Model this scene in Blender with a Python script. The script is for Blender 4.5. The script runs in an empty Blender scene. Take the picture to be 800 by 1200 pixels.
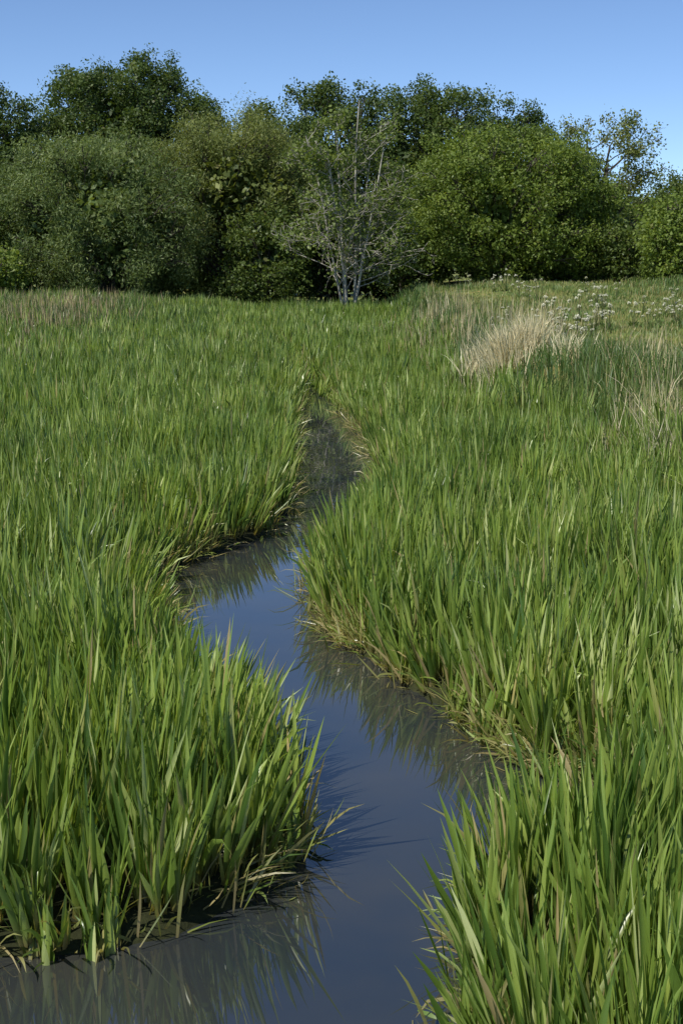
import bpy, math, numpy as np
from mathutils import Vector
R = np.random.default_rng(7)
scene = bpy.context.scene
COL = scene.collection

# ------------------------------------------------------------------ helpers
def smooth(a, b, x):
    t = np.clip((x - a) / (b - a), 0, 1)
    return t * t * (3 - 2 * t)

def noise2(x, y, s=1.0, seed=0):
    x = np.asarray(x) / s; y = np.asarray(y) / s
    r = np.random.default_rng(100 + seed)
    out = 0; amp = 0
    for i in range(7):
        f = 0.6 * 1.45 ** i; a = 0.75 ** i
        th = r.uniform(0, 6.283); ph = r.uniform(0, 6.283); ph2 = r.uniform(0, 6.283)
        out = out + a * np.sin(f * (x * math.cos(th) + y * math.sin(th)) * 2 + ph + 1.3 * np.sin(f * (y * math.cos(th) - x * math.sin(th)) + ph2))
        amp += a
    return out / amp * 1.6

def build_mesh(name, verts, quads, col=None, smooth_shade=False):
    me = bpy.data.meshes.new(name)
    verts = np.asarray(verts, dtype=np.float32); quads = np.asarray(quads, dtype=np.int32)
    me.vertices.add(len(verts)); me.vertices.foreach_set('co', verts.ravel())
    m, k = quads.shape
    me.loops.add(m * k); me.loops.foreach_set('vertex_index', quads.ravel())
    me.polygons.add(m); me.polygons.foreach_set('loop_start', np.arange(0, m * k, k, dtype=np.int32))
    if smooth_shade:
        me.polygons.foreach_set('use_smooth', np.ones(m, dtype=bool))
    if col is not None:
        at = me.attributes.new('col', 'FLOAT_COLOR', 'POINT')
        c = np.ones((len(verts), 4), dtype=np.float32); c[:, :3] = col
        at.data.foreach_set('color', c.ravel())
    me.update(calc_edges=True)
    me.validate()
    return me

def add_obj(name, me, mat, parent=None, **props):
    o = bpy.data.objects.new(name, me)
    COL.objects.link(o)
    if mat is not None and len(me.materials) == 0:
        me.materials.append(mat)
    if parent is not None:
        o.parent = parent
    for k, v in props.items():
        o[k] = v
    return o

# ------------------------------------------------------------------ materials
def new_mat(name):
    m = bpy.data.materials.new(name); m.use_nodes = True
    nt = m.node_tree; nt.nodes.clear()
    out = nt.nodes.new('ShaderNodeOutputMaterial')
    return m, nt, out

def ramp(nt, stops, src):
    n = nt.nodes.new('ShaderNodeValToRGB')
    cr = n.color_ramp
    while len(cr.elements) < len(stops): cr.elements.new(0.5)
    for e, (p, c) in zip(cr.elements, stops):
        e.position = p; e.color = (*c, 1)
    nt.links.new(src, n.inputs['Fac'])
    return n.outputs['Color']

def mixc(nt, fac, a, b, mode='MIX'):
    n = nt.nodes.new('ShaderNodeMix'); n.data_type = 'RGBA'; n.blend_type = mode
    for s, v in ((n.inputs[0], fac), (n.inputs[6], a), (n.inputs[7], b)):
        if isinstance(v, (int, float)): s.default_value = v
        elif isinstance(v, tuple): s.default_value = (*v, 1)
        else: nt.links.new(v, s)
    return n.outputs[2]

def leaf_mat(name, stops, dead=(0.40, 0.33, 0.16), base=None, rough=0.45, trans=0.3, spec=0.5, transcol=(1.3, 1.25, 0.5)):
    m, nt, out = new_mat(name)
    at = nt.nodes.new('ShaderNodeAttribute'); at.attribute_name = 'col'
    sp = nt.nodes.new('ShaderNodeSeparateColor'); nt.links.new(at.outputs['Color'], sp.inputs[0])
    c = ramp(nt, stops, sp.outputs[1])
    if base is not None:
        f = nt.nodes.new('ShaderNodeMapRange'); f.inputs[1].default_value = 0.32; f.inputs[2].default_value = 0.02
        nt.links.new(sp.outputs[0], f.inputs[0])
        c = mixc(nt, f.outputs[0], c, base)
    c = mixc(nt, sp.outputs[2], c, dead)
    tc = nt.nodes.new('ShaderNodeTexCoord')
    nz = nt.nodes.new('ShaderNodeTexNoise'); nz.inputs['Scale'].default_value = 0.7; nz.inputs['Detail'].default_value = 3
    nt.links.new(tc.outputs['Object'], nz.inputs['Vector'])
    k = ramp(nt, [(0.3, (0.78, 0.82, 0.85)), (0.7, (1.2, 1.15, 1.05))], nz.outputs['Fac'])
    c = mixc(nt, 1.0, c, k, 'MULTIPLY')
    p = nt.nodes.new('ShaderNodeBsdfPrincipled')
    nt.links.new(c, p.inputs['Base Color'])
    p.inputs['Roughness'].default_value = rough
    p.inputs['Specular IOR Level'].default_value = spec
    tr = nt.nodes.new('ShaderNodeBsdfTranslucent')
    c2 = mixc(nt, 1.0, c, transcol, 'MULTIPLY')
    nt.links.new(c2, tr.inputs['Color'])
    mx = nt.nodes.new('ShaderNodeMixShader'); mx.inputs[0].default_value = trans
    nt.links.new(p.outputs[0], mx.inputs[1]); nt.links.new(tr.outputs[0], mx.inputs[2])
    nt.links.new(mx.outputs[0], out.inputs[0])
    return m

M_reed = leaf_mat('reed_leaf', [(0.0, (0.075, 0.145, 0.026)), (0.4, (0.185, 0.28, 0.048)), (0.75, (0.32, 0.415, 0.095)), (1.0, (0.54, 0.60, 0.27))],
                  base=(0.21, 0.19, 0.065), rough=0.35, trans=0.32, spec=0.7)
M_rough = leaf_mat('rough_grass_blade', [(0.0, (0.065, 0.13, 0.035)), (0.5, (0.15, 0.215, 0.055)), (1.0, (0.32, 0.35, 0.11))],
                   base=(0.10, 0.11, 0.04), rough=0.5, trans=0.3)
M_dry = leaf_mat('dry_stem', [(0.0, (0.30, 0.225, 0.13)), (0.5, (0.53, 0.46, 0.27)), (1.0, (0.78, 0.71, 0.47))], rough=0.6, trans=0.2, transcol=(1, 1, .8))

def bark_mat(name, a, b, scale=6):
    m, nt, out = new_mat(name)
    tc = nt.nodes.new('ShaderNodeTexCoord')
    mp = nt.nodes.new('ShaderNodeMapping'); mp.inputs['Scale'].default_value = (1, 1, 0.25)
    nt.links.new(tc.outputs['Object'], mp.inputs[0])
    nz = nt.nodes.new('ShaderNodeTexNoise'); nz.inputs['Scale'].default_value = scale; nz.inputs['Detail'].default_value = 6
    nt.links.new(mp.outputs[0], nz.inputs['Vector'])
    c = ramp(nt, [(0.35, a), (0.65, b)], nz.outputs['Fac'])
    p = nt.nodes.new('ShaderNodeBsdfPrincipled'); p.inputs['Roughness'].default_value = 0.85
    nt.links.new(c, p.inputs['Base Color'])
    bp = nt.nodes.new('ShaderNodeBump'); bp.inputs['Strength'].default_value = 0.5; bp.inputs['Distance'].default_value = 0.03
    nt.links.new(nz.outputs['Fac'], bp.inputs['Height']); nt.links.new(bp.outputs[0], p.inputs['Normal'])
    nt.links.new(p.outputs[0], out.inputs[0])
    return m
M_bark = bark_mat('dark_bark', (0.04, 0.033, 0.025), (0.10, 0.085, 0.065))
M_pale = bark_mat('pale_bark', (0.18, 0.165, 0.135), (0.46, 0.43, 0.36))

# ------------------------------------------------------------------ channel outline (world metres, water level z=0)
LE = np.array([(-7.5, -6), (-7.5, 6.6), (-4, 6.9), (-2.2, 7.0), (-1.5, 7.05), (-.95, 7.25), (-.55, 7.7), (-.30, 8.4), (-.33, 9.1), (-.62, 9.94), (-1.0, 10.9),
               (-1.45, 12.1), (-1.85, 13.6), (-2.1, 15.4), (-2.1, 17.0), (-1.7, 17.9), (-1.15, 18.8), (-.95, 20.5), (-.90, 23.6), (-1.0, 26), (-1.0, 29.3),
               (-1.25, 34.7), (-1.05, 40), (-1.2, 44), (-1.8, 49), (-2.6, 54)])
RE = np.array([(.62, -6), (.62, 4), (.66, 6.36), (.72, 7.1), (.88, 7.6), (1.25, 8.05), (1.7, 8.5), (1.95, 9.1), (1.85, 9.6), (1.4, 9.8), (1.1, 10.5), (.66, 11.8),
               (.22, 13.0), (-.15, 13.9), (-.30, 15.4), (-.20, 17.2), (.2, 18.8), (.62, 21.2), (.75, 24.8), (.55, 29.3), (.2, 34), (-.1, 39), (-.6, 43), (-1.5, 48), (-2.4, 54)])
YEND = 54
def refine(P, seed):
    out = []
    r = np.random.default_rng(seed)
    for a, b in zip(P[:-1], P[1:]):
        L = np.linalg.norm(b - a); n = max(1, int(L / 0.5)); n = min(n, 12)
        for k in range(n):
            p = a + (b - a) * k / n
            if k > 0: p = p + np.array([r.normal(0, 0.08), 0.0])
            out.append(p)
    out.append(P[-1])
    return np.array(out)
LE2, RE2 = refine(LE, 1), refine(RE, 2)

def seg_near(P, poly):
    best = np.full(len(P), 1e9); near = np.zeros((len(P), 2))
    for a, b in zip(poly[:-1], poly[1:]):
        ab = b - a
        t = np.clip(((P - a) @ ab) / (ab @ ab), 0, 1)
        q = a + t[:, None] * ab
        d = np.hypot(P[:, 0] - q[:, 0], P[:, 1] - q[:, 1])
        m = d < best
        best[m] = d[m]; near[m] = q[m]
    return best, near

def channel(X, Y):
    P = np.stack([X, Y], 1).astype(float)
    dl, nl = seg_near(P, LE2); dr, nr = seg_near(P, RE2)
    xl = np.interp(Y, LE2[:, 1], LE2[:, 0]); xr = np.interp(Y, RE2[:, 1], RE2[:, 0])
    inside = (X > xl) & (X < xr) & (Y < YEND)
    useL = dl < dr
    d = np.where(useL, dl, dr); n = np.where(useL[:, None], nl, nr)
    dirw = n - P
    ln = np.maximum(np.linalg.norm(dirw, axis=1), 1e-6)
    return np.where(inside, -d, d), dirw / ln[:, None]

def bankmask(X, Y):
    line = np.interp(Y, [0, 18, 24, 30, 36, 60, 80], [8.5, 6.6, 4.6, 3.3, 2.5, 2.2, 2.2])
    return smooth(0.0, 2.2, X - line + 0.35 * noise2(X, Y, 3, 5))

def land(X, Y):
    z = 0.10 + 0.04 * noise2(X, Y, 1.6, 1) + 0.02 * noise2(X, Y, .5, 2)
    z = z + 1.15 * smooth(30, 82, Y)
    bk = bankmask(X, Y)
    z = z + 1.15 * bk * smooth(4, 26, Y) + 0.15 * smooth(0, 12, Y) * bk
    z = z + 0.22 * smooth(5, 9, X) * smooth(22, 34, Y)
    z = z + 0.65 * smooth(3, 15, -X) * smooth(28, 75, Y)
    z = z + smooth(20, 60, Y) * (0.08 + .08 * bk) * noise2(X, Y, 4, 3)
    return z

def terrain(X, Y):
    d, _ = channel(X, Y)
    base = land(X, Y)
    k = smooth(-0.30, 0.10, d)
    return -0.45 * (1 - k) + base * k

# ------------------------------------------------------------------ ground
def axis(*parts):
    return np.unique(np.round(np.concatenate(parts), 4))
xs = axis(np.arange(-9, 9.01, .13), np.arange(-30, 30, .8), np.linspace(-90, 90, 46), np.array([-600, -400, -250, -150, 150, 250, 400, 600]))
ys = axis(np.arange(2, 45, .16), np.arange(45, 110, .7), np.linspace(-60, 2, 20), np.linspace(110, 220, 20), np.array([300, 450, 700, 1000]))
GX, GY = np.meshgrid(xs, ys)
GZ = terrain(GX.ravel(), GY.ravel())
V = np.stack([GX.ravel(), GY.ravel(), GZ], 1)
nx, ny = len(xs), len(ys)
I = np.arange(nx * ny).reshape(ny, nx)
Q = np.stack([I[:-1, :-1].ravel(), I[:-1, 1:].ravel(), I[1:, 1:].ravel(), I[1:, :-1].ravel()], 1)
bm_ = bankmask(V[:, 0], V[:, 1])
gcol = np.stack([bm_, smooth(72, 80, V[:, 1]), smooth(26, 40, V[:, 1])], 1)
m, nt, out = new_mat('ground_soil_and_turf')
tc = nt.nodes.new('ShaderNodeTexCoord')
nz = nt.nodes.new('ShaderNodeTexNoise'); nz.inputs['Scale'].default_value = 3.5; nz.inputs['Detail'].default_value = 10; nz.inputs['Roughness'].default_value = .7
nt.links.new(tc.outputs['Object'], nz.inputs['Vector'])
nz2 = nt.nodes.new('ShaderNodeTexNoise'); nz2.inputs['Scale'].default_value = 0.35; nz2.inputs['Detail'].default_value = 5
nt.links.new(tc.outputs['Object'], nz2.inputs['Vector'])
mud = ramp(nt, [(0.3, (0.015, 0.017, 0.007)), (0.55, (0.035, 0.04, 0.014)), (0.75, (0.085, 0.075, 0.033))], nz.outputs['Fac'])
turf = ramp(nt, [(0.3, (0.08, 0.13, 0.035)), (0.5, (0.14, 0.18, 0.055)), (0.7, (0.25, 0.22, 0.10))], nz.outputs['Fac'])
turf2 = ramp(nt, [(0.4, (0.8, 0.95, 0.8)), (0.62, (1.35, 1.1, 1.0))], nz2.outputs['Fac'])
turf = mixc(nt, 1.0, turf, turf2, 'MULTIPLY')
at = nt.nodes.new('ShaderNodeAttribute'); at.attribute_name = 'col'
sp = nt.nodes.new('ShaderNodeSeparateColor'); nt.links.new(at.outputs['Color'], sp.inputs[0])
mud = mixc(nt, sp.outputs[2], mud, (0.035, 0.055, 0.016))
mxm = nt.nodes.new('ShaderNodeMath'); mxm.operation = 'MAXIMUM'
nt.links.new(sp.outputs[0], mxm.inputs[0]); nt.links.new(sp.outputs[1], mxm.inputs[1])
gc = mixc(nt, mxm.outputs[0], mud, turf)
p = nt.nodes.new('ShaderNodeBsdfPrincipled'); p.inputs['Roughness'].default_value = 0.9; p.inputs['Specular IOR Level'].default_value = .2
nt.links.new(gc, p.inputs['Base Color'])
bp = nt.nodes.new('ShaderNodeBump'); bp.inputs['Strength'].default_value = .8; bp.inputs['Distance'].default_value = .06
nt.links.new(nz.outputs['Fac'], bp.inputs['Height']); nt.links.new(bp.outputs[0], p.inputs['Normal'])
nt.links.new(p.outputs[0], out.inputs[0])
add_obj('ground', build_mesh('ground', V, Q, gcol, True), m, kind='structure', label='marshy ground sloping up to a grassy meadow', category='ground')

# ------------------------------------------------------------------ water
wx = np.linspace(-9, 3, 30); wy = np.linspace(-6, 55, 100)
WX, WY = np.meshgrid(wx, wy)
WV = np.stack([WX.ravel(), WY.ravel(), np.zeros(WX.size)], 1)
I = np.arange(WX.size).reshape(len(wy), len(wx))
WQ = np.stack([I[:-1, :-1].ravel(), I[:-1, 1:].ravel(), I[1:, 1:].ravel(), I[1:, :-1].ravel()], 1)
m, nt, out = new_mat('murky_water')
tc = nt.nodes.new('ShaderNodeTexCoord')
nz = nt.nodes.new('ShaderNodeTexNoise'); nz.inputs['Scale'].default_value = 1.8; nz.inputs['Detail'].default_value = 2
mp = nt.nodes.new('ShaderNodeMapping'); mp.inputs['Scale'].default_value = (1.4, .9, 1)
nt.links.new(tc.outputs['Object'], mp.inputs[0]); nt.links.new(mp.outputs[0], nz.inputs['Vector'])
nb = nt.nodes.new('ShaderNodeTexNoise'); nb.inputs['Scale'].default_value = 0.8; nb.inputs['Detail'].default_value = 4
nt.links.new(tc.outputs['Object'], nb.inputs['Vector'])
wc = ramp(nt, [(0.35, (0.024, 0.031, 0.038)), (0.7, (0.044, 0.044, 0.036))], nb.outputs['Fac'])
p = nt.nodes.new('ShaderNodeBsdfPrincipled'); p.inputs['Roughness'].default_value = 0.012; p.inputs['IOR'].default_value = 1.7
p.inputs['Specular IOR Level'].default_value = 1.0
nt.links.new(wc, p.inputs['Base Color'])
bp = nt.nodes.new('ShaderNodeBump'); bp.inputs['Strength'].default_value = .06; bp.inputs['Distance'].default_value = .02
nt.links.new(nz.outputs['Fac'], bp.inputs['Height']); nt.links.new(bp.outputs[0], p.inputs['Normal'])
nt.links.new(p.outputs[0], out.inputs[0])
add_obj('water', build_mesh('water', WV, WQ, None, True), m, kind='structure', label='still murky stream reflecting the blue sky', category='water')

# ------------------------------------------------------------------ blades
def blades(base, az, lean, bend, L, W, S, rnd, dead, phi=None, twist=None, fold=True):
    N = len(base)
    if phi is None: phi = R.uniform(-1.2, 1.2, N)
    if twist is None: twist = R.normal(0, .6, N)
    A = 3 if fold else 2
    ts = np.linspace(0, 1, S + 1)
    pos = base.copy()
    V = np.zeros((N, S + 1, A, 3), dtype=np.float32); T = np.zeros((N, S + 1, A), dtype=np.float32)
    ca, sa = np.cos(az), np.sin(az)
    side = np.stack([-sa, ca, np.zeros(N)], 1)
    for k, t in enumerate(ts):
        th = lean + bend * t ** 2.4
        d = np.stack([np.sin(th) * ca, np.sin(th) * sa, np.cos(th)], 1)
        if k > 0:
            tm = (t + ts[k - 1]) / 2
            thm = lean + bend * tm ** 2.4
            dm = np.stack([np.sin(thm) * ca, np.sin(thm) * sa, np.cos(thm)], 1)
            pos = pos + dm * (L / S)[:, None]
        nrm = np.stack([np.cos(th) * ca, np.cos(th) * sa, -np.sin(th)], 1)
        ph = phi + twist * t
        wv = side * np.cos(ph)[:, None] + nrm * np.sin(ph)[:, None]
        fn = np.cross(wv, d)
        prof = (0.75 + 0.25 * min(1, t * 4)) * (1 - max(0, (t - .5) / .5) ** 1.7) + 0.01
        w = (W * prof * .5)[:, None]
        if fold:
            V[:, k, 0] = pos - wv * w; V[:, k, 1] = pos + fn * w * .35; V[:, k, 2] = pos + wv * w
        else:
            V[:, k, 0] = pos - wv * w; V[:, k, 1] = pos + wv * w
        T[:, k, :] = t
    idx = np.arange(N * (S + 1) * A).reshape(N, S + 1, A)
    Q = np.stack([idx[:, :-1, :-1], idx[:, :-1, 1:], idx[:, 1:, 1:], idx[:, 1:, :-1]], -1).reshape(-1, 4)
    col = np.stack([T, np.broadcast_to(rnd[:, None, None], T.shape), np.broadcast_to(dead[:, None, None], T.shape)], -1).reshape(-1, 3)
    return V.reshape(-1, 3), Q, col

class Acc:
    def __init__(s): s.V = []; s.Q = []; s.C = []; s.n = 0
    def add(s, V, Q, C):
        s.V.append(V); s.Q.append(Q + s.n); s.C.append(C); s.n += len(V)
    def mesh(s, name, sm=False):
        return build_mesh(name, np.concatenate(s.V), np.concatenate(s.Q), np.concatenate(s.C), sm)

def scatter(y0, y1, dens, margin=1.2, extra=1.0):
    xm = .245 * y1 * margin + extra
    n = int((y1 - y0) * 2 * xm * dens)
    X = R.uniform(-xm, xm, n); Y = R.uniform(y0, y1, n)
    k = np.abs(X) < .245 * Y * margin + extra
    return X[k], Y[k]

def hash2(i, j, s):
    v = np.sin(i * 127.1 + j * 311.7 + s * 74.7) * 43758.5453
    return v - np.floor(v)

reed = Acc()
def reed_zone(y0, y1, dens, leaves, S, W, fold, cell=.40, pull=.34):
    X, Y = scatter(y0, y1, dens)
    row = np.floor(Y / cell); xo = .5 * (row % 2) * cell
    ci = np.floor((X + xo) / cell)
    cx = (ci + .5 + .7 * (hash2(ci, row, 1) - .5)) * cell - xo; cy = (row + .5 + .7 * (hash2(ci, row, 2) - .5)) * cell
    th = hash2(ci, row, 3)
    X = X + (cx - X) * pull; Y = Y + (cy - Y) * pull
    ox, oy = X - cx, Y - cy
    d, dw = channel(X, Y)
    bm = bankmask(X, Y)
    patch = noise2(X, Y, .7, 11)
    k = (d > -.02 + .10 * noise2(X, Y, .4, 12) - .25 * smooth(30, 42, Y)) & (bm < .35 + .2 * noise2(X, Y, 1.2, 13))
    k &= R.uniform(0, 1, len(X)) < .80 + .3 * patch + .25 * (th - .5) + .4 * smooth(20, 40, Y) + .5 * (1 - smooth(.3, .9, d))
    farl = smooth(46, 62, Y) * smooth(5, 9, -X)
    k &= R.uniform(0, 1, len(X)) > farl * .6
    X, Y, d, dw, patch, ox, oy, th = X[k], Y[k], d[k], dw[k], patch[k], ox[k], oy[k], th[k]
    Z = np.maximum(terrain(X, Y), -0.10)
    N = len(X)
    hgt = (.84 + .13 * noise2(X, Y, 1.5, 14) + .08 * patch + .16 * (th - .3)) * R.normal(1, .09, N)
    hgt *= 0.74 + 0.26 * smooth(0, .7, d)
    hgt *= 1 - .15 * smooth(36, 74, Y)
    edge = 1 - smooth(.0, .5, d)
    paz = R.uniform(0, 2 * math.pi, N)
    pl = np.abs(R.normal(0, .06, N))
    elean = R.uniform(0, .45, N)
    vx = pl * np.cos(paz) + edge * dw[:, 0] * elean + .01 + .06 * noise2(X, Y, .9, 16) + ox * 1.0 / (cell / .4)
    vy = pl * np.sin(paz) + edge * dw[:, 1] * elean + .06 * noise2(X, Y, 1., 18) + oy * 1.0 / (cell / .4)
    for j in range(leaves):
        az = paz + j * math.pi + R.normal(0, .7, N)
        spread = np.abs(R.normal(.14, .14, N)) * (1.0 if j % 3 else .4)
        lx = vx + spread * np.cos(az); ly = vy + spread * np.sin(az)
        a2 = np.arctan2(ly, lx); le = np.arctan(np.hypot(lx, ly))
        bend = np.abs(R.normal(.04, .11, N))
        flop = R.uniform(0, 1, N) < .05 + .05 * edge
        bend = np.where(flop, R.uniform(.7, 1.7, N), bend)
        L = hgt * R.uniform(.55, 1.12, N) * np.where(flop, .9, 1)
        w = W * R.uniform(.45, 1.25, N)
        rnd = np.clip(.41 + .12 * noise2(X, Y, 1.1, 17) + .2 * (th - .5) + R.normal(0, .25, N), 0, 1)
        u = R.uniform(0, 1, N)
        dead = np.where(u < .02 + .09 * edge, R.uniform(.5, 1, N), np.where(u < .10, R.uniform(.1, .35, N), 0))
        off = R.normal(0, .02, (N, 2))
        B = np.stack([X + off[:, 0], Y + off[:, 1], Z], 1)
        reed.add(*blades(B, a2, le, bend, L, w, S, rnd, dead, fold=fold))
reed_zone(3.2, 13, 88, 5, 5, .039, True)
reed_zone(13, 28, 66, 5, 4, .036, True)
reed_zone(28, 46, 36, 4, 3, .040, False, cell=.6, pull=.22)
reed_zone(46, 77, 19, 4, 3, .048, False, cell=.9, pull=.18)

# skirt of bent, yellowing leaves and dead stubble along the water's edge
def skirt(poly, n):
    seg = np.linalg.norm(np.diff(poly, axis=0), axis=1)
    mid = (poly[:-1, 1] + poly[1:, 1]) / 2
    cl = .5 + noise2(poly[:-1, 0], poly[:-1, 1], .7, 41)
    w = seg * ((mid > 3.5) & (mid < 40)) * np.clip(10 / np.maximum(mid, 5), .2, 1.1) * (poly[:-1, 0] > -5) * np.clip(cl, .15, 1.2) * np.where((mid < 7.3) & (poly[:-1, 0] > 0), .4, 1)
    w /= w.sum()
    i = R.choice(len(seg), n, p=w); t = R.uniform(0, 1, n)
    P = poly[i] + (poly[i + 1] - poly[i]) * t[:, None]
    return P
P = np.concatenate([skirt(LE2, 4200), skirt(RE2, 4200)])
P = P + R.normal(0, .11, P.shape)
d, dw = channel(P[:, 0], P[:, 1])
sgn = np.where(d > 0, 1, -1)[:, None]
dw = dw * sgn
P = P - dw * .08
N = len(P)
az = np.arctan2(dw[:, 1], dw[:, 0]) + R.normal(0, 1.0, N)
B = np.stack([P[:, 0], P[:, 1], np.full(N, -.03) + R.uniform(0, .16, N)], 1)
reed.add(*blades(B, az, R.uniform(.1, 1.3, N), R.normal(.4, .6, N), R.uniform(.10, .50, N), R.uniform(.006, .022, N), 4,
                 np.clip(R.normal(.4, .22, N), 0, 1), np.clip(R.normal(.45, .38, N), 0, .95), fold=False))
add_obj('reed_bed', reed.mesh('reed_bed'), M_reed, kind='stuff', label='dense bed of green sweet-grass reeds along the stream', category='reeds')

# fallen leaves afloat close to the banks
n = 170
i = R.integers(0, len(P), n)
q = P[i] + dw[i] * R.uniform(.02, .32, (n, 1))
fl = Acc()
fl.add(*blades(np.stack([q[:, 0], q[:, 1], np.full(n, .008)], 1), R.uniform(0, 6.28, n), np.full(n, math.pi / 2 - .01), np.zeros(n), R.uniform(.05, .32, n), R.uniform(.005, .014, n), 4,
               R.uniform(.3, .8, n), R.uniform(.2, .8, n), phi=np.zeros(n), twist=np.zeros(n), fold=False))
add_obj('floating_leaves', fl.mesh('floating_leaves'), M_reed, kind='stuff', label='fallen yellowing reed leaves floating on the stream', category='leaves')

# ------------------------------------------------------------------ rough grass / meadow
rg = Acc()
X, Y = scatter(16, 84, 95)
bm = bankmask(X, Y)
farl = smooth(44, 60, Y) * smooth(4, 9, -X) + smooth(72, 78, Y)
k = ((bm > .15) | (R.uniform(0, 1, len(X)) < farl))
keep = R.uniform(0, 1, len(X)) < np.clip(32 / Y, 0, 1)
k &= keep
X, Y, bm = X[k], Y[k], bm[k]
N = len(X); Z = terrain(X, Y)
meadow = smooth(1.0, 2.6, X - np.interp(Y, [0, 18, 24, 36, 60, 80], [10, 7.5, 5.2, 4.2, 2.6, 2.2]) + .9 * noise2(X, Y, 3, 33))
weed = smooth(.25, .7, noise2(X, Y, 2.2, 51))
h = (.66 + .22 * noise2(X, Y, 1.2, 21)) * (1 - .72 * meadow * (1 - .5 * weed)) * R.uniform(.6, 1.2, N)
B = np.stack([X, Y, Z - .02], 1)
rg.add(*blades(B, R.uniform(0, 6.28, N), np.abs(R.normal(.1, .15, N)), np.abs(R.normal(.5, .4, N)), h, .012 + .0004 * Y * R.uniform(.6, 1.2, N), 3,
               np.clip(.22 + .22 * noise2(X, Y, 2, 22) + .36 * meadow * (1 - .5 * weed) + R.normal(0, .16, N), 0, 1),
               np.where(R.uniform(0, 1, N) < .05 + .28 * meadow * (1 + noise2(X, Y, 4, 34)), R.uniform(.3, .8, N), 0), fold=False))
add_obj('rough_grass', rg.mesh('rough_grass'), M_rough, kind='stuff', label='rough green grass covering the bank and meadow', category='grass')

# dry standing stems: bands
ds = Acc()
def dry_patch(cx, cy, sx, sy, n, h, wdt=.012, lean=.12, tone=.4):
    X = R.normal(cx, sx, n); Y = R.normal(cy, sy, n)
    kk = Y < 76; X, Y = X[kk], Y[kk]; n = len(X)
    Z = terrain(X, Y)
    B = np.stack([X, Y, Z], 1)
    ds.add(*blades(B, R.uniform(0, 6.28, n), np.abs(R.normal(0, lean, n)), np.abs(R.normal(.15, .25, n)), h * R.uniform(.6, 1.15, n), np.full(n, wdt) * R.uniform(.5, 1.2, n), 3,
                   np.clip(R.normal(tone, .22, n), 0, 1), np.zeros(n), fold=False))
dry_patch(-12.8, 62, 2.0, 6, 2200, 1.0, .024, tone=.1)
dry_patch(-11, 46, 2.0, 3, 300, 1.0, .018, tone=.2)
dry_patch(3.4, 52, .9, 5, 380, 1.1, .022)
dry_patch(3.7, 42, .8, 3, 180, 1.0, .018)
dry_patch(5.3, 23.5, .5, 1.6, 460, 1.1, .014, .4, .6)
dry_patch(6.2, 29, .5, 2, 180, 1.0, .014, .3)
dry_patch(6.0, 47, 1.0, 3, 180, .9, .018)
dry_patch(4.1, 34.5, .6, 1.0, 260, 1.25, .018, .22, .75)
add_obj('dry_stems', ds.mesh('dry_stems'), M_dry, kind='stuff', label='thin dead straw-coloured stems standing among the grass', category='dry grass')

# dry grass tussocks (things)
tl = [(4.05, 34.3, 1.4, 1000, 'large pale straw tussock bleached by the sun on the bank'), (4.55, 34.6, 1.2, 600, 'pale straw tussock leaning on the grassy bank'),
      (3.5, 36.5, .9, 250, 'small straw-coloured tussock beside the reeds'), (5.1, 32.3, .8, 200, 'thin straw-coloured tussock among green grass')]
for i, (x, y, h, n, lab) in enumerate(tl):
    a = Acc()
    rr = np.abs(R.normal(0, .25, n)); aa = R.uniform(0, 6.28, n)
    B = np.stack([rr * np.cos(aa), rr * np.sin(aa) * .8, np.zeros(n)], 1)
    a.add(*blades(B, aa + R.normal(0, 1.1, n), rr * .35 + .04 + np.abs(R.normal(0, .20, n)), np.abs(R.normal(.25, .35, n)), h * R.uniform(.3, 1.15, n), R.uniform(.012, .026, n), 4,
                  np.clip(R.normal(.9, .22, n), 0, 1), np.zeros(n), fold=False))
    o = add_obj('dry_grass_tussock', a.mesh('dry_grass_tussock'), M_dry, label=lab, category='dry grass', group='dry grass tussocks on the bank')
    o.location = (x, y, float(terrain(np.array([x]), np.array([y]))[0]))

# ------------------------------------------------------------------ cow parsley
m, nt, out = new_mat('white_petal')
p = nt.nodes.new('ShaderNodeBsdfPrincipled'); p.inputs['Roughness'].default_value = .7
tc = nt.nodes.new('ShaderNodeTexCoord'); nz = nt.nodes.new('ShaderNodeTexNoise'); nz.inputs['Scale'].default_value = 12
nt.links.new(tc.outputs['Object'], nz.inputs['Vector'])
nt.links.new(ramp(nt, [(.3, (.66, .67, .48)), (.6, (.84, .82, .66))], nz.outputs['Fac']), p.inputs['Base Color'])
nt.links.new(p.outputs[0], out.inputs[0]); M_petal = m

def tube(pts, rad, sides=6):
    pts = np.asarray(pts, float); n = len(pts)
    d = np.gradient(pts, axis=0); d /= np.maximum(np.linalg.norm(d, axis=1), 1e-9)[:, None]
    ref = np.array([1, 0, 0.0]) if abs(d[0][0]) < .8 else np.array([0, 1, 0.0])
    u = np.cross(d, ref); u /= np.linalg.norm(u, axis=1)[:, None]
    v = np.cross(d, u)
    a = np.arange(sides) * 2 * math.pi / sides
    V = pts[:, None, :] + np.asarray(rad)[:, None, None] * (np.cos(a)[None, :, None] * u[:, None, :] + np.sin(a)[None, :, None] * v[:, None, :])
    idx = np.arange(n * sides).reshape(n, sides)
    nxt = np.roll(idx, -1, axis=1)
    Q = np.stack([idx[:-1], nxt[:-1], nxt[1:], idx[1:]], -1).reshape(-1, 4)
    V = V.reshape(-1, 3)
    return V, Q, np.zeros((len(V), 3))

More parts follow.
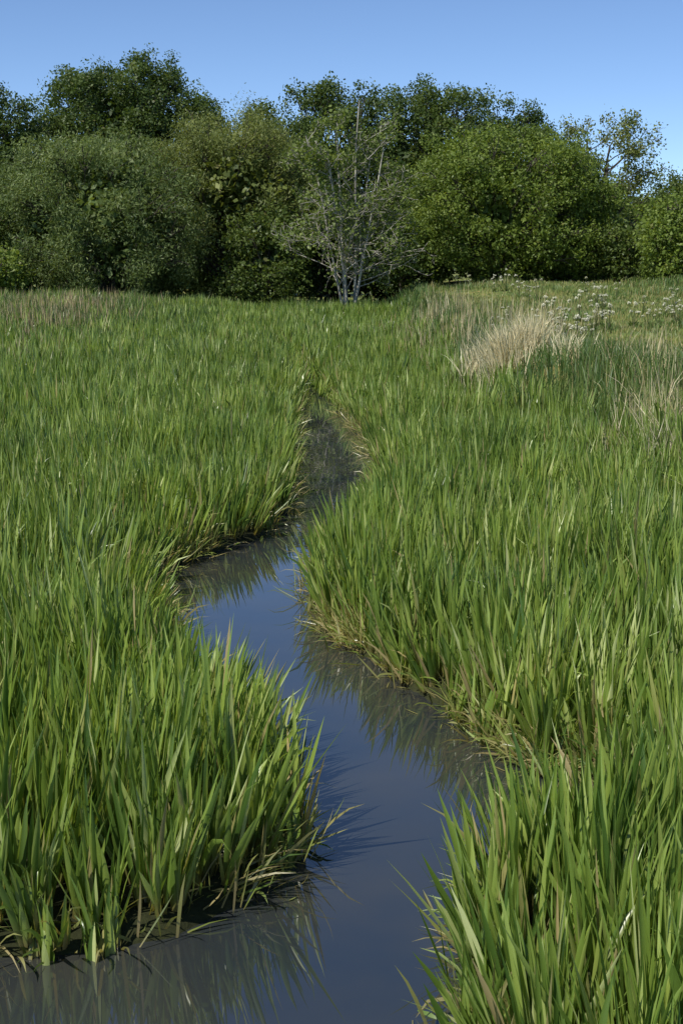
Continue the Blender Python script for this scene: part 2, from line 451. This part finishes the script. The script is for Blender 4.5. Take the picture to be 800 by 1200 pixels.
heads = []
for v in range(3):
    fl = Acc(); n = 50
    rr = np.sqrt(R.uniform(0, 1, n)) * .056; aa = R.uniform(0, 6.28, n)
    c = np.stack([rr * np.cos(aa), rr * np.sin(aa), .03 - rr * .8 + R.normal(0, .013, n)], 1)
    q = np.array([[-1, -1, 0], [1, -1, .3], [1, 1, 0], [-1, 1, -.3]]) * .010
    VV = (c[:, None, :] + q[None] + R.normal(0, .005, (n, 4, 3))).reshape(-1, 3)
    fl.add(VV, np.arange(n * 4).reshape(n, 4), np.zeros((n * 4, 3)))
    heads.append(fl.mesh('flower_head'))
pars = []
for v in range(3):
    st = Acc(); tops = []
    for s in range(6):
        a = R.uniform(0, 6.28); l = R.uniform(.05, .40); H = R.uniform(.45, 1.0)
        top = np.array([math.cos(a) * l, math.sin(a) * l, H]); tops.append(top)
        st.add(*tube([[0, 0, 0], top * [.3, .3, .5], top], [.008, .006, .004], 5))
        for _ in range(6):
            b = R.uniform(0, 6.28)
            st.add(*tube([top - [0, 0, .06], top + [math.cos(b) * .04, math.sin(b) * .04, .0]], [.003, .002], 4))
    n = 26
    B = np.stack([R.normal(0, .06, n), R.normal(0, .06, n), np.zeros(n)], 1)
    st.add(*blades(B, R.uniform(0, 6.28, n), R.uniform(.2, 1.0, n), R.uniform(.2, 1, n), R.uniform(.2, .4, n), np.full(n, .04), 3, R.uniform(.3, .7, n), np.zeros(n), fold=False))
    pars.append((st.mesh('cow_parsley_stalk'), tops))
for i in range(48):
    if i < 15: x, y = R.normal(6.4, .6), R.uniform(36, 48)
    elif i < 20: x, y = R.normal(8.0, .25), R.uniform(42, 48)
    elif i < 38: x, y = R.uniform(8.9, 12.0), R.uniform(40, 52)
    else: x, y = R.uniform(4.0, 12), R.uniform(56, 70)
    z = float(terrain(np.array([x]), np.array([y]))[0])
    e = bpy.data.objects.new('cow_parsley', None); COL.objects.link(e); e.empty_display_size = .2
    e['label'] = 'cow parsley plant with white lacy flower heads in meadow grass'; e['category'] = 'wildflower'; e['group'] = 'cow parsley in the meadow'
    e.location = (x, y, z); e.rotation_euler = (0, 0, R.uniform(0, 6.28)); s = R.uniform(.7, 1.15); e.scale = (s, s, s)
    a, tops = pars[i % 3]
    add_obj('stalk', a, M_rough, e)
    for j, t in enumerate(tops):
        h_ = add_obj('flower_head', heads[j % 3], M_petal, e); h_.location = t

# ------------------------------------------------------------------ trees
def quads_leaves(C, size, out_dir=None, droop=0., asp=.6, col=None):
    n = len(C)
    a = R.normal(0, 1, (n, 3))
    if out_dir is not None: a = a * .85 + out_dir * .6
    a[:, 2] += .35
    a /= np.linalg.norm(a, axis=1)[:, None]
    t = R.normal(0, 1, (n, 3)); t[:, 2] -= droop
    t -= (t * a).sum(1)[:, None] * a
    t /= np.maximum(np.linalg.norm(t, axis=1), 1e-6)[:, None]
    b = np.cross(a, t)
    s = (size * R.uniform(.6, 1.3, n))[:, None]
    V = np.stack([C - t * s, C - b * s * asp + t * s * .1, C + t * s, C + b * s * asp + t * s * .1], 1).reshape(-1, 3)
    Q = np.arange(n * 4).reshape(n, 4)
    return V, Q, np.repeat(col, 4, axis=0)

def ground_z(x, y): return float(terrain(np.array([float(x)]), np.array([float(y)]))[0])

def lobe_leaves(acc, lobes, per_m2, size, sub_r, droop, asp, tone=0., spread=.11):
    for (c, r) in lobes:
        r = np.asarray(r, float); rm = r.mean()
        nsub = max(10, int(3.2 * (rm / sub_r) ** 2))
        dirs = R.normal(0, 1, (nsub, 3)); dirs[:, 2] += .15
        dirs /= np.linalg.norm(dirs, axis=1)[:, None]
        rad = R.uniform(.35, 1.2, nsub) ** .8
        sc = c + dirs * r * rad[:, None]
        sub_tone = R.normal(0, .12, nsub)
        tot = int(per_m2 * 12.57 * rm * rm)
        w = R.uniform(.5, 1.5, nsub); w /= w.sum()
        k = R.choice(nsub, tot, p=w)
        off = R.normal(0, .6, (tot, 3))
        ln = np.linalg.norm(off, axis=1)[:, None]
        off = off * np.minimum(1, 1.25 / ln)
        off = off * sub_r * R.uniform(.7, 1.4, nsub)[k][:, None]
        off[:, 2] *= .85
        if droop > 0: off[:, 2] -= droop * sub_r * R.uniform(0, 1, tot)
        C = sc[k] + off
        C[:, 2] = np.maximum(C[:, 2], .05)
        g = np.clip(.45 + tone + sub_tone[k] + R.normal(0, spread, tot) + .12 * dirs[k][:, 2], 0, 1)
        col = np.stack([np.ones(tot), g, np.where(R.uniform(0, 1, tot) < .012, .5, 0.)], 1)
        acc.add(*quads_leaves(C, size, dirs[k] * .6 + off / sub_r * .4, droop, asp, col))

def wobble(a, b, n, amp):
    t = np.linspace(0, 1, n)[:, None]
    p = a + (b - a) * t
    w = R.normal(0, amp, (n, 3)); w[0] = 0; w[-1] = 0
    p = p + w
    p[:, 2] += np.sin(t[:, 0] * math.pi) * amp * 1.5
    return p

def make_tree(name, label, x, y, top, hw, mat, leaf=.10, crown_bottom=.15, nl=34, per=60, sub=.5, lob=.25, droop=0., asp=.6, tone=0., shape='dome',
              bark=None, trunks=1, hwy=None, seed=0, cat='tree', bump=None):
    global R
    R = np.random.default_rng(seed + 500)
    z0 = ground_z(x, y) - .05; H = top - z0
    hwy = hwy or hw * .85
    e = bpy.data.objects.new(name, None); COL.objects.link(e); e.location = (x, y, z0); e.empty_display_size = 1
    e['label'] = label; e['category'] = cat
    cb = crown_bottom * H; cz = (H + cb) / 2; ch = (H - cb) / 2
    lobes = []
    for i in range(nl):
        zz = 1 - 2 * (i + .5) / nl; ph = i * 2.39996 + R.normal(0, .25); q = math.sqrt(1 - zz * zz)
        d = np.array([q * math.cos(ph), q * math.sin(ph), zz]) + R.normal(0, .12, 3); d /= np.linalg.norm(d)
        lr = lob * hw * R.uniform(.65, 1.35)
        f = R.uniform(.78, 1.02)
        if shape == 'bush':
            d2 = np.sign(d) * np.abs(d) ** .75
            d2[:2] *= 1.05
        else: d2 = np.sign(d) * np.abs(d) ** .9
        c = np.array([d2[0] * (hw - lr * .8) * f, d2[1] * (hwy - lr * .8) * f, cz + d2[2] * (ch - lr * .7) * f])
        c[2] = min(c[2], H - lr * .8); c[2] = max(c[2], lr * .6)
        lobes.append((c, (lr, lr, lr * R.uniform(.75, 1.05))))
    if bump:
        for (bx, bz, br) in bump:
            lobes.append((np.array([bx - x, R.normal(0, .6), bz - z0]), (br, br, br * .8)))
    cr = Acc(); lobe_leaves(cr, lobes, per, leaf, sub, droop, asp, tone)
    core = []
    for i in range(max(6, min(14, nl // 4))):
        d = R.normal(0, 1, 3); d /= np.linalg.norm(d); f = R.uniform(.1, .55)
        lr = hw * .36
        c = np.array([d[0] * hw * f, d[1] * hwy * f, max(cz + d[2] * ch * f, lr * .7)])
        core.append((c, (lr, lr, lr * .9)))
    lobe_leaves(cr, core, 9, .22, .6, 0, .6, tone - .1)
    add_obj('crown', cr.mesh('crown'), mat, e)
    tr = Acc()
    tr_r = .035 * H * .6
    for k in range(trunks):
        a = R.uniform(0, 6.28)
        b0 = np.array([math.cos(a), math.sin(a), 0]) * (.25 * (trunks > 1))
        tp = np.array([math.cos(a) * hw * .25 * (trunks > 1), math.sin(a) * hw * .2 * (trunks > 1), H * .8])
        pts = wobble(b0, tp, 8, .12)
        rad = np.linspace(1, .12, 8) * tr_r / math.sqrt(trunks); rad[0] *= 1.35
        tr.add(*tube(pts, rad, 9))
        for i, (c, r) in enumerate(lobes):
            if i % trunks != k: continue
            j = int(np.clip(c[2] / H * 7 * .6, 1, 6))
            q = wobble(pts[j], c, 5, .18)
            tr.add(*tube(q, np.linspace(rad[j] * .4, .03, 5), 6))
            for _ in range(3):
                dd = R.normal(0, 1, 3); dd /= np.linalg.norm(dd)
                tr.add(*tube(wobble(q[3], c + dd * np.array(r) * .8, 4, .08), np.linspace(.04, .012, 4), 4))
    add_obj('trunk', tr.mesh('trunk', True), bark or M_bark, e)
    return e

def make_open_tree(name, label, x, y, top, mat, bark, stems, seed, nleaf=26, leaf=.09, depth=4, tone=0., leans=(.1, .5), r0=.1, kids=4, low=.2, lf=.6, cone=False, extra=8):
    global R
    R = np.random.default_rng(seed)
    z0 = ground_z(x, y) - .05; H = top - z0
    e = bpy.data.objects.new(name, None); COL.objects.link(e); e.location = (x, y, z0); e.empty_display_size = 1
    e['label'] = label; e['category'] = 'tree'
    tr = Acc(); tips = []
    def grow(p, d, L, r, dep):
        n = 6 if dep == depth else 5
        pts = [p]; dd = d.copy()
        wob = .05 if dep == depth else .12
        for i in range(n - 1):
            dd = dd + R.normal(0, wob, 3); dd[2] += .04 if dep == depth else .02; dd /= np.linalg.norm(dd)
            pts.append(pts[-1] + dd * L / (n - 1))
        pts = np.array(pts)
        if dep > 0: tr.add(*tube(pts, np.linspace(r, max(r * .4, .012), n), 7 if dep > 2 else 4))
        if dep <= 1:
            for q in pts[1:]: tips.append(q)
        if dep == 0: return
        nk = kids + (dep > 2) * 3 + (extra if dep == depth and cone else 0)
        for i in range(nk):
            t = R.uniform(low if dep > 2 else .25, 1.0)
            f = t * (n - 1); a = int(min(f, n - 2)); q = pts[a] + (pts[a + 1] - pts[a]) * (f - a)
            s = R.normal(0, 1, 3); s[2] *= .3
            if cone and dep == depth: s[1] = s[1] * .8 + .35
            s -= (s @ dd) * dd; s /= np.linalg.norm(s)
            nd = dd * R.uniform(.25, .8) + s * R.uniform(.7, 1.0); nd /= np.linalg.norm(nd)
            tap = (1.15 - .85 * t) if (cone and dep == depth) else (1.2 - .45 * t)
            grow(q, nd, L * R.uniform(.34, .5) * tap, max(r * .42 * (1 - .4 * t), .012), dep - 1)
    for k in range(stems):
        a = k * 6.283 / stems + R.normal(0, .3); l = leans[0] + (leans[1] - leans[0]) * R.uniform()
        if k == 0: l = .03
        ll = H * lf * (1.0 - .9 * l) * R.uniform(.92, 1.05)
        grow(np.array([math.cos(a) * .25, math.sin(a) * .25, 0.]), np.array([math.sin(l) * math.cos(a), math.sin(l) * math.sin(a) * .7, math.cos(l)]), ll, r0 * R.uniform(.8, 1.2), depth)
    T = np.array(tips)
    k = R.integers(0, len(T), int(len(T) * nleaf / 4))
    C = T[k] + R.normal(0, .2, (len(k), 3))
    tt = R.normal(0, .12, len(T))
    g = np.clip(.5 + tone + tt[k] + R.normal(0, .16, len(k)), 0, 1)
    C[:, 2] = np.maximum(C[:, 2], .1)
    col = np.stack([np.ones(len(k)), g, np.zeros(len(k))], 1)
    cr = Acc(); cr.add(*quads_leaves(C, leaf, None, .3, .6, col))
    add_obj('trunk', tr.mesh('trunk', True), bark, e)
    add_obj('crown', cr.mesh('crown'), mat, e)
    return e

def tmat(name, dark, mid, light, **k):
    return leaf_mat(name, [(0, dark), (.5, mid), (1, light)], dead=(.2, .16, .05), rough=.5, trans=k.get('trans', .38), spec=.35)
M_oak = tmat('oak_leaf', (.042, .074, .019), (.083, .13, .032), (.15, .20, .05))
M_oak2 = tmat('maple_leaf', (.05, .082, .021), (.098, .148, .035), (.175, .215, .052))
M_wil = tmat('grey_willow_leaf', (.08, .125, .04), (.165, .225, .075), (.28, .34, .13))
M_brn = tmat('olive_willow_leaf', (.095, .13, .036), (.185, .225, .064), (.30, .33, .11))
M_brt = tmat('bright_willow_leaf', (.08, .13, .021), (.165, .23, .042), (.26, .33, .072))
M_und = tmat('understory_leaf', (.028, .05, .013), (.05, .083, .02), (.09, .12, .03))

make_tree('oak_tree', 'dark green oak with dense crown at the wood edge', -22.0, 88, 14.9, 5.4, M_oak, seed=1, crown_bottom=.05, nl=54, lob=.21)
make_tree('oak_tree', 'tallest broad dark oak crown rising above grey willow', -14.0, 97, 17.2, 6.8, M_oak, seed=2, crown_bottom=.25, nl=80, lob=.17,
          bump=[(-13.2, 16.3, 1.2), (-18.3, 15.6, 1.1), (-9.6, 14.2, 1.2), (-16, 16, 1.1), (-11.4, 15.4, 1.1)])
make_tree('willow_tree', 'large bushy grey-green willow spreading down to the reeds', -13.2, 81, 11.4, 5.8, M_wil, seed=3, crown_bottom=.0, shape='bush', nl=100, lob=.155, leaf=.11, asp=.24, droop=.9, per=62, trunks=4, sub=.55)
make_tree('willow_tree', 'feathery olive-brown willow with drooping fine leaves', -6.4, 85, 13.2, 5.2, M_brn, seed=4, crown_bottom=.03, shape='bush', nl=90, lob=.17, leaf=.11, asp=.24, droop=.9, per=62, trunks=3, sub=.55)
make_tree('sallow_bush', 'low dark sallow bush beside the reed bed', -4.4, 81, 7.0, 2.6, M_oak2, seed=14, crown_bottom=.0, shape='bush', nl=30, lob=.26, trunks=3, cat='bush', tone=.05)
make_tree('oak_tree', 'broad oak filling the skyline between willow and dark oaks', -6.2, 97, 14.3, 4.6, M_oak2, seed=25, crown_bottom=.25, nl=42, lob=.22)
make_tree('oak_tree', 'dark rounded oak crown behind the pale-stemmed tree', -.4, 95, 15.2, 4.8, M_oak, seed=5, crown_bottom=.12, nl=62, lob=.2, bump=[(-2.8, 14.2, 1.1), (1.5, 14.4, 1.1), (-.8, 14.8, 1.1), (3.2, 13.8, 1.2)])
make_tree('oak_tree', 'dark oak with uneven twin-peaked crown', 6.2, 97, 15.6, 4.8, M_oak2, seed=6, crown_bottom=.12, nl=60, lob=.2, bump=[(5.2, 15.1, 1.1), (8.6, 14.4, 1.1), (3.4, 14.0, 1.1)], tone=-.05)
make_tree('oak_tree', 'dark oak with tapering crown above bright willow', 11.2, 99, 14.6, 4.2, M_oak, seed=7, crown_bottom=.12, nl=50, lob=.21, bump=[(10.5, 14.4, 1.0), (12.6, 14.1, 1.0)])
make_tree('willow_tree', 'bright green rounded willow with broad domed crown', 9.4, 84, 11.9, 5.6, M_brt, seed=8, crown_bottom=.0, shape='bush', nl=120, lob=.145, asp=.5, droop=.2, per=54, trunks=4, sub=.5, bump=[(6.2, 10.4, 1.3), (12.6, 10.0, 1.4)])
make_tree('willow_tree', 'lower green willow dome beside the larger one', 13.6, 85, 9.4, 3.4, M_brt, seed=18, crown_bottom=.0, shape='bush', nl=54, lob=.2, asp=.5, droop=.2, per=56, trunks=3, sub=.45, tone=-.08)
make_tree('hawthorn_bush', 'bright green bush at the edge of the meadow', 18.6, 77, 7.7, 2.8, M_brt, seed=9, crown_bottom=.0, shape='bush', nl=42, lob=.23, trunks=2, cat='bush')
make_tree('hawthorn_bush', 'small green bush under the meadow hedge line', 16.6, 83, 6.2, 2.2, M_oak2, seed=10, crown_bottom=.0, shape='bush', nl=22, lob=.3, trunks=2, cat='bush', tone=.1)
make_tree('oak_tree', 'small distant oak beyond the meadow', 24.0, 104, 10.4, 3.6, M_oak2, seed=11, crown_bottom=.1, nl=26, lob=.27)
make_tree('hawthorn_bush', 'low yellow-green bush at the edge of the reeds', -19.0, 76, 4.9, 2.4, M_brt, seed=12, crown_bottom=.0, shape='bush', nl=24, lob=.28, trunks=2, cat='bush', tone=.1)
make_tree('sallow_bush', 'dark green bush in shade behind pale-stemmed tree', 3.8, 87, 8.6, 3.0, M_oak, seed=13, crown_bottom=.0, shape='bush', nl=26, lob=.28, trunks=3, cat='bush', tone=-.15)
make_tree('sallow_bush', 'shaded bush filling the wood edge under tall oaks', -20.0, 82, 8.5, 3.0, M_oak, seed=15, crown_bottom=.0, shape='bush', nl=26, lob=.28, trunks=3, cat='bush')
make_tree('sallow_bush', 'shaded olive bush behind the sparse tree', -1.0, 88, 8.6, 3.0, M_oak, seed=16, crown_bottom=.0, shape='bush', nl=26, lob=.28, trunks=3, cat='bush', tone=-.15)
M_ald = tmat('alder_leaf', (.075, .12, .025), (.15, .205, .045), (.24, .30, .085))
make_open_tree('alder_tree', 'sparse tree with several pale bare stems and thin leaves', 0.4, 76, 12.4, M_ald, M_pale, 6, 57, nleaf=2.6, leaf=.095, leans=(.08, .24), r0=.085, lf=.98, cone=True, kids=3, low=.15, extra=5)
make_open_tree('ash_tree', 'thin open-crowned tree with sky showing through', 16.0, 92, 14.2, M_brn, M_bark, 5, 41, nleaf=2.6, leaf=.095, leans=(.12, .42), r0=.13, low=.35, lf=.86)

# woodland understorey as a mass behind the individual trees
R = np.random.default_rng(77)
un = Acc(); lob = []
for i in range(170):
    x = R.uniform(-32, 34); y = R.uniform(90, 102)
    hmax = np.interp(x, [-30, -20, 10, 14, 17, 34], [10, 10, 9.5, 8, 5.8, 5.5])
    z = ground_z(x, y)
    r = R.uniform(1.3, 2.3)
    lob.append((np.array([x, y, z + R.uniform(0, 1) * (hmax - z - r) + r * .4]), (r, r, r)))
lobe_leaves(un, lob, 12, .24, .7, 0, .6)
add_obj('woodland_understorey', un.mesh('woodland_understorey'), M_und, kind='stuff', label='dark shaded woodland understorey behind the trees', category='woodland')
R = np.random.default_rng(78)
un = Acc(); lob = []
for i in range(170):
    x = R.uniform(-60, 80); y = R.uniform(118, 132)
    z = ground_z(x, y); hm = 10.0
    r = R.uniform(2.0, 3.2)
    lob.append((np.array([x, y, z + R.uniform(0, 1) * (hm - z - r) + r * .4]), (r, r, r)))
lobe_leaves(un, lob, 9, .3, .9, 0, .6)
add_obj('distant_wood', un.mesh('distant_wood'), M_oak2, kind='stuff', label='distant tree line beyond the meadow', category='woodland')

# ------------------------------------------------------------------ world, sun, camera
el, azd = math.radians(50), math.radians(-136)   # azimuth clockwise from +Y
sd = Vector((math.sin(azd) * math.cos(el), math.cos(azd) * math.cos(el), math.sin(el)))
w = bpy.data.worlds.new('World'); scene.world = w; w.use_nodes = True
nt = w.node_tree; nt.nodes.clear()
sky = nt.nodes.new('ShaderNodeTexSky'); sky.sky_type = 'NISHITA'; sky.sun_disc = False
sky.sun_elevation = el; sky.sun_rotation = azd % (2 * math.pi)
sky.air_density = .7; sky.dust_density = 0.0; sky.ozone_density = 2.8; sky.altitude = 2000
hs = nt.nodes.new('ShaderNodeHueSaturation'); hs.inputs['Saturation'].default_value = 1.04; hs.inputs['Hue'].default_value = .501
nt.links.new(sky.outputs[0], hs.inputs['Color'])
bg = nt.nodes.new('ShaderNodeBackground'); bg.inputs[1].default_value = .15
wo = nt.nodes.new('ShaderNodeOutputWorld')
nt.links.new(hs.outputs[0], bg.inputs[0]); nt.links.new(bg.outputs[0], wo.inputs[0])
ld = bpy.data.lights.new('sun', 'SUN'); ld.energy = 5; ld.angle = math.radians(.53); ld.color = (1, .95, .86)
lo = bpy.data.objects.new('sun', ld); COL.objects.link(lo)
lo.rotation_euler = sd.to_track_quat('Z', 'Y').to_euler()
cd = bpy.data.cameras.new('camera'); cd.sensor_fit = 'VERTICAL'; cd.sensor_height = 36; cd.lens = 50; cd.clip_end = 3000; cd.clip_start = .1
co = bpy.data.objects.new('camera', cd); COL.objects.link(co)
co.location = (0, 0, 3.6); co.rotation_euler = (math.radians(90 - 9.7), 0, 0)
scene.camera = co
scene.view_settings.view_transform = 'Standard'; scene.view_settings.look = 'None'; scene.view_settings.exposure = 0
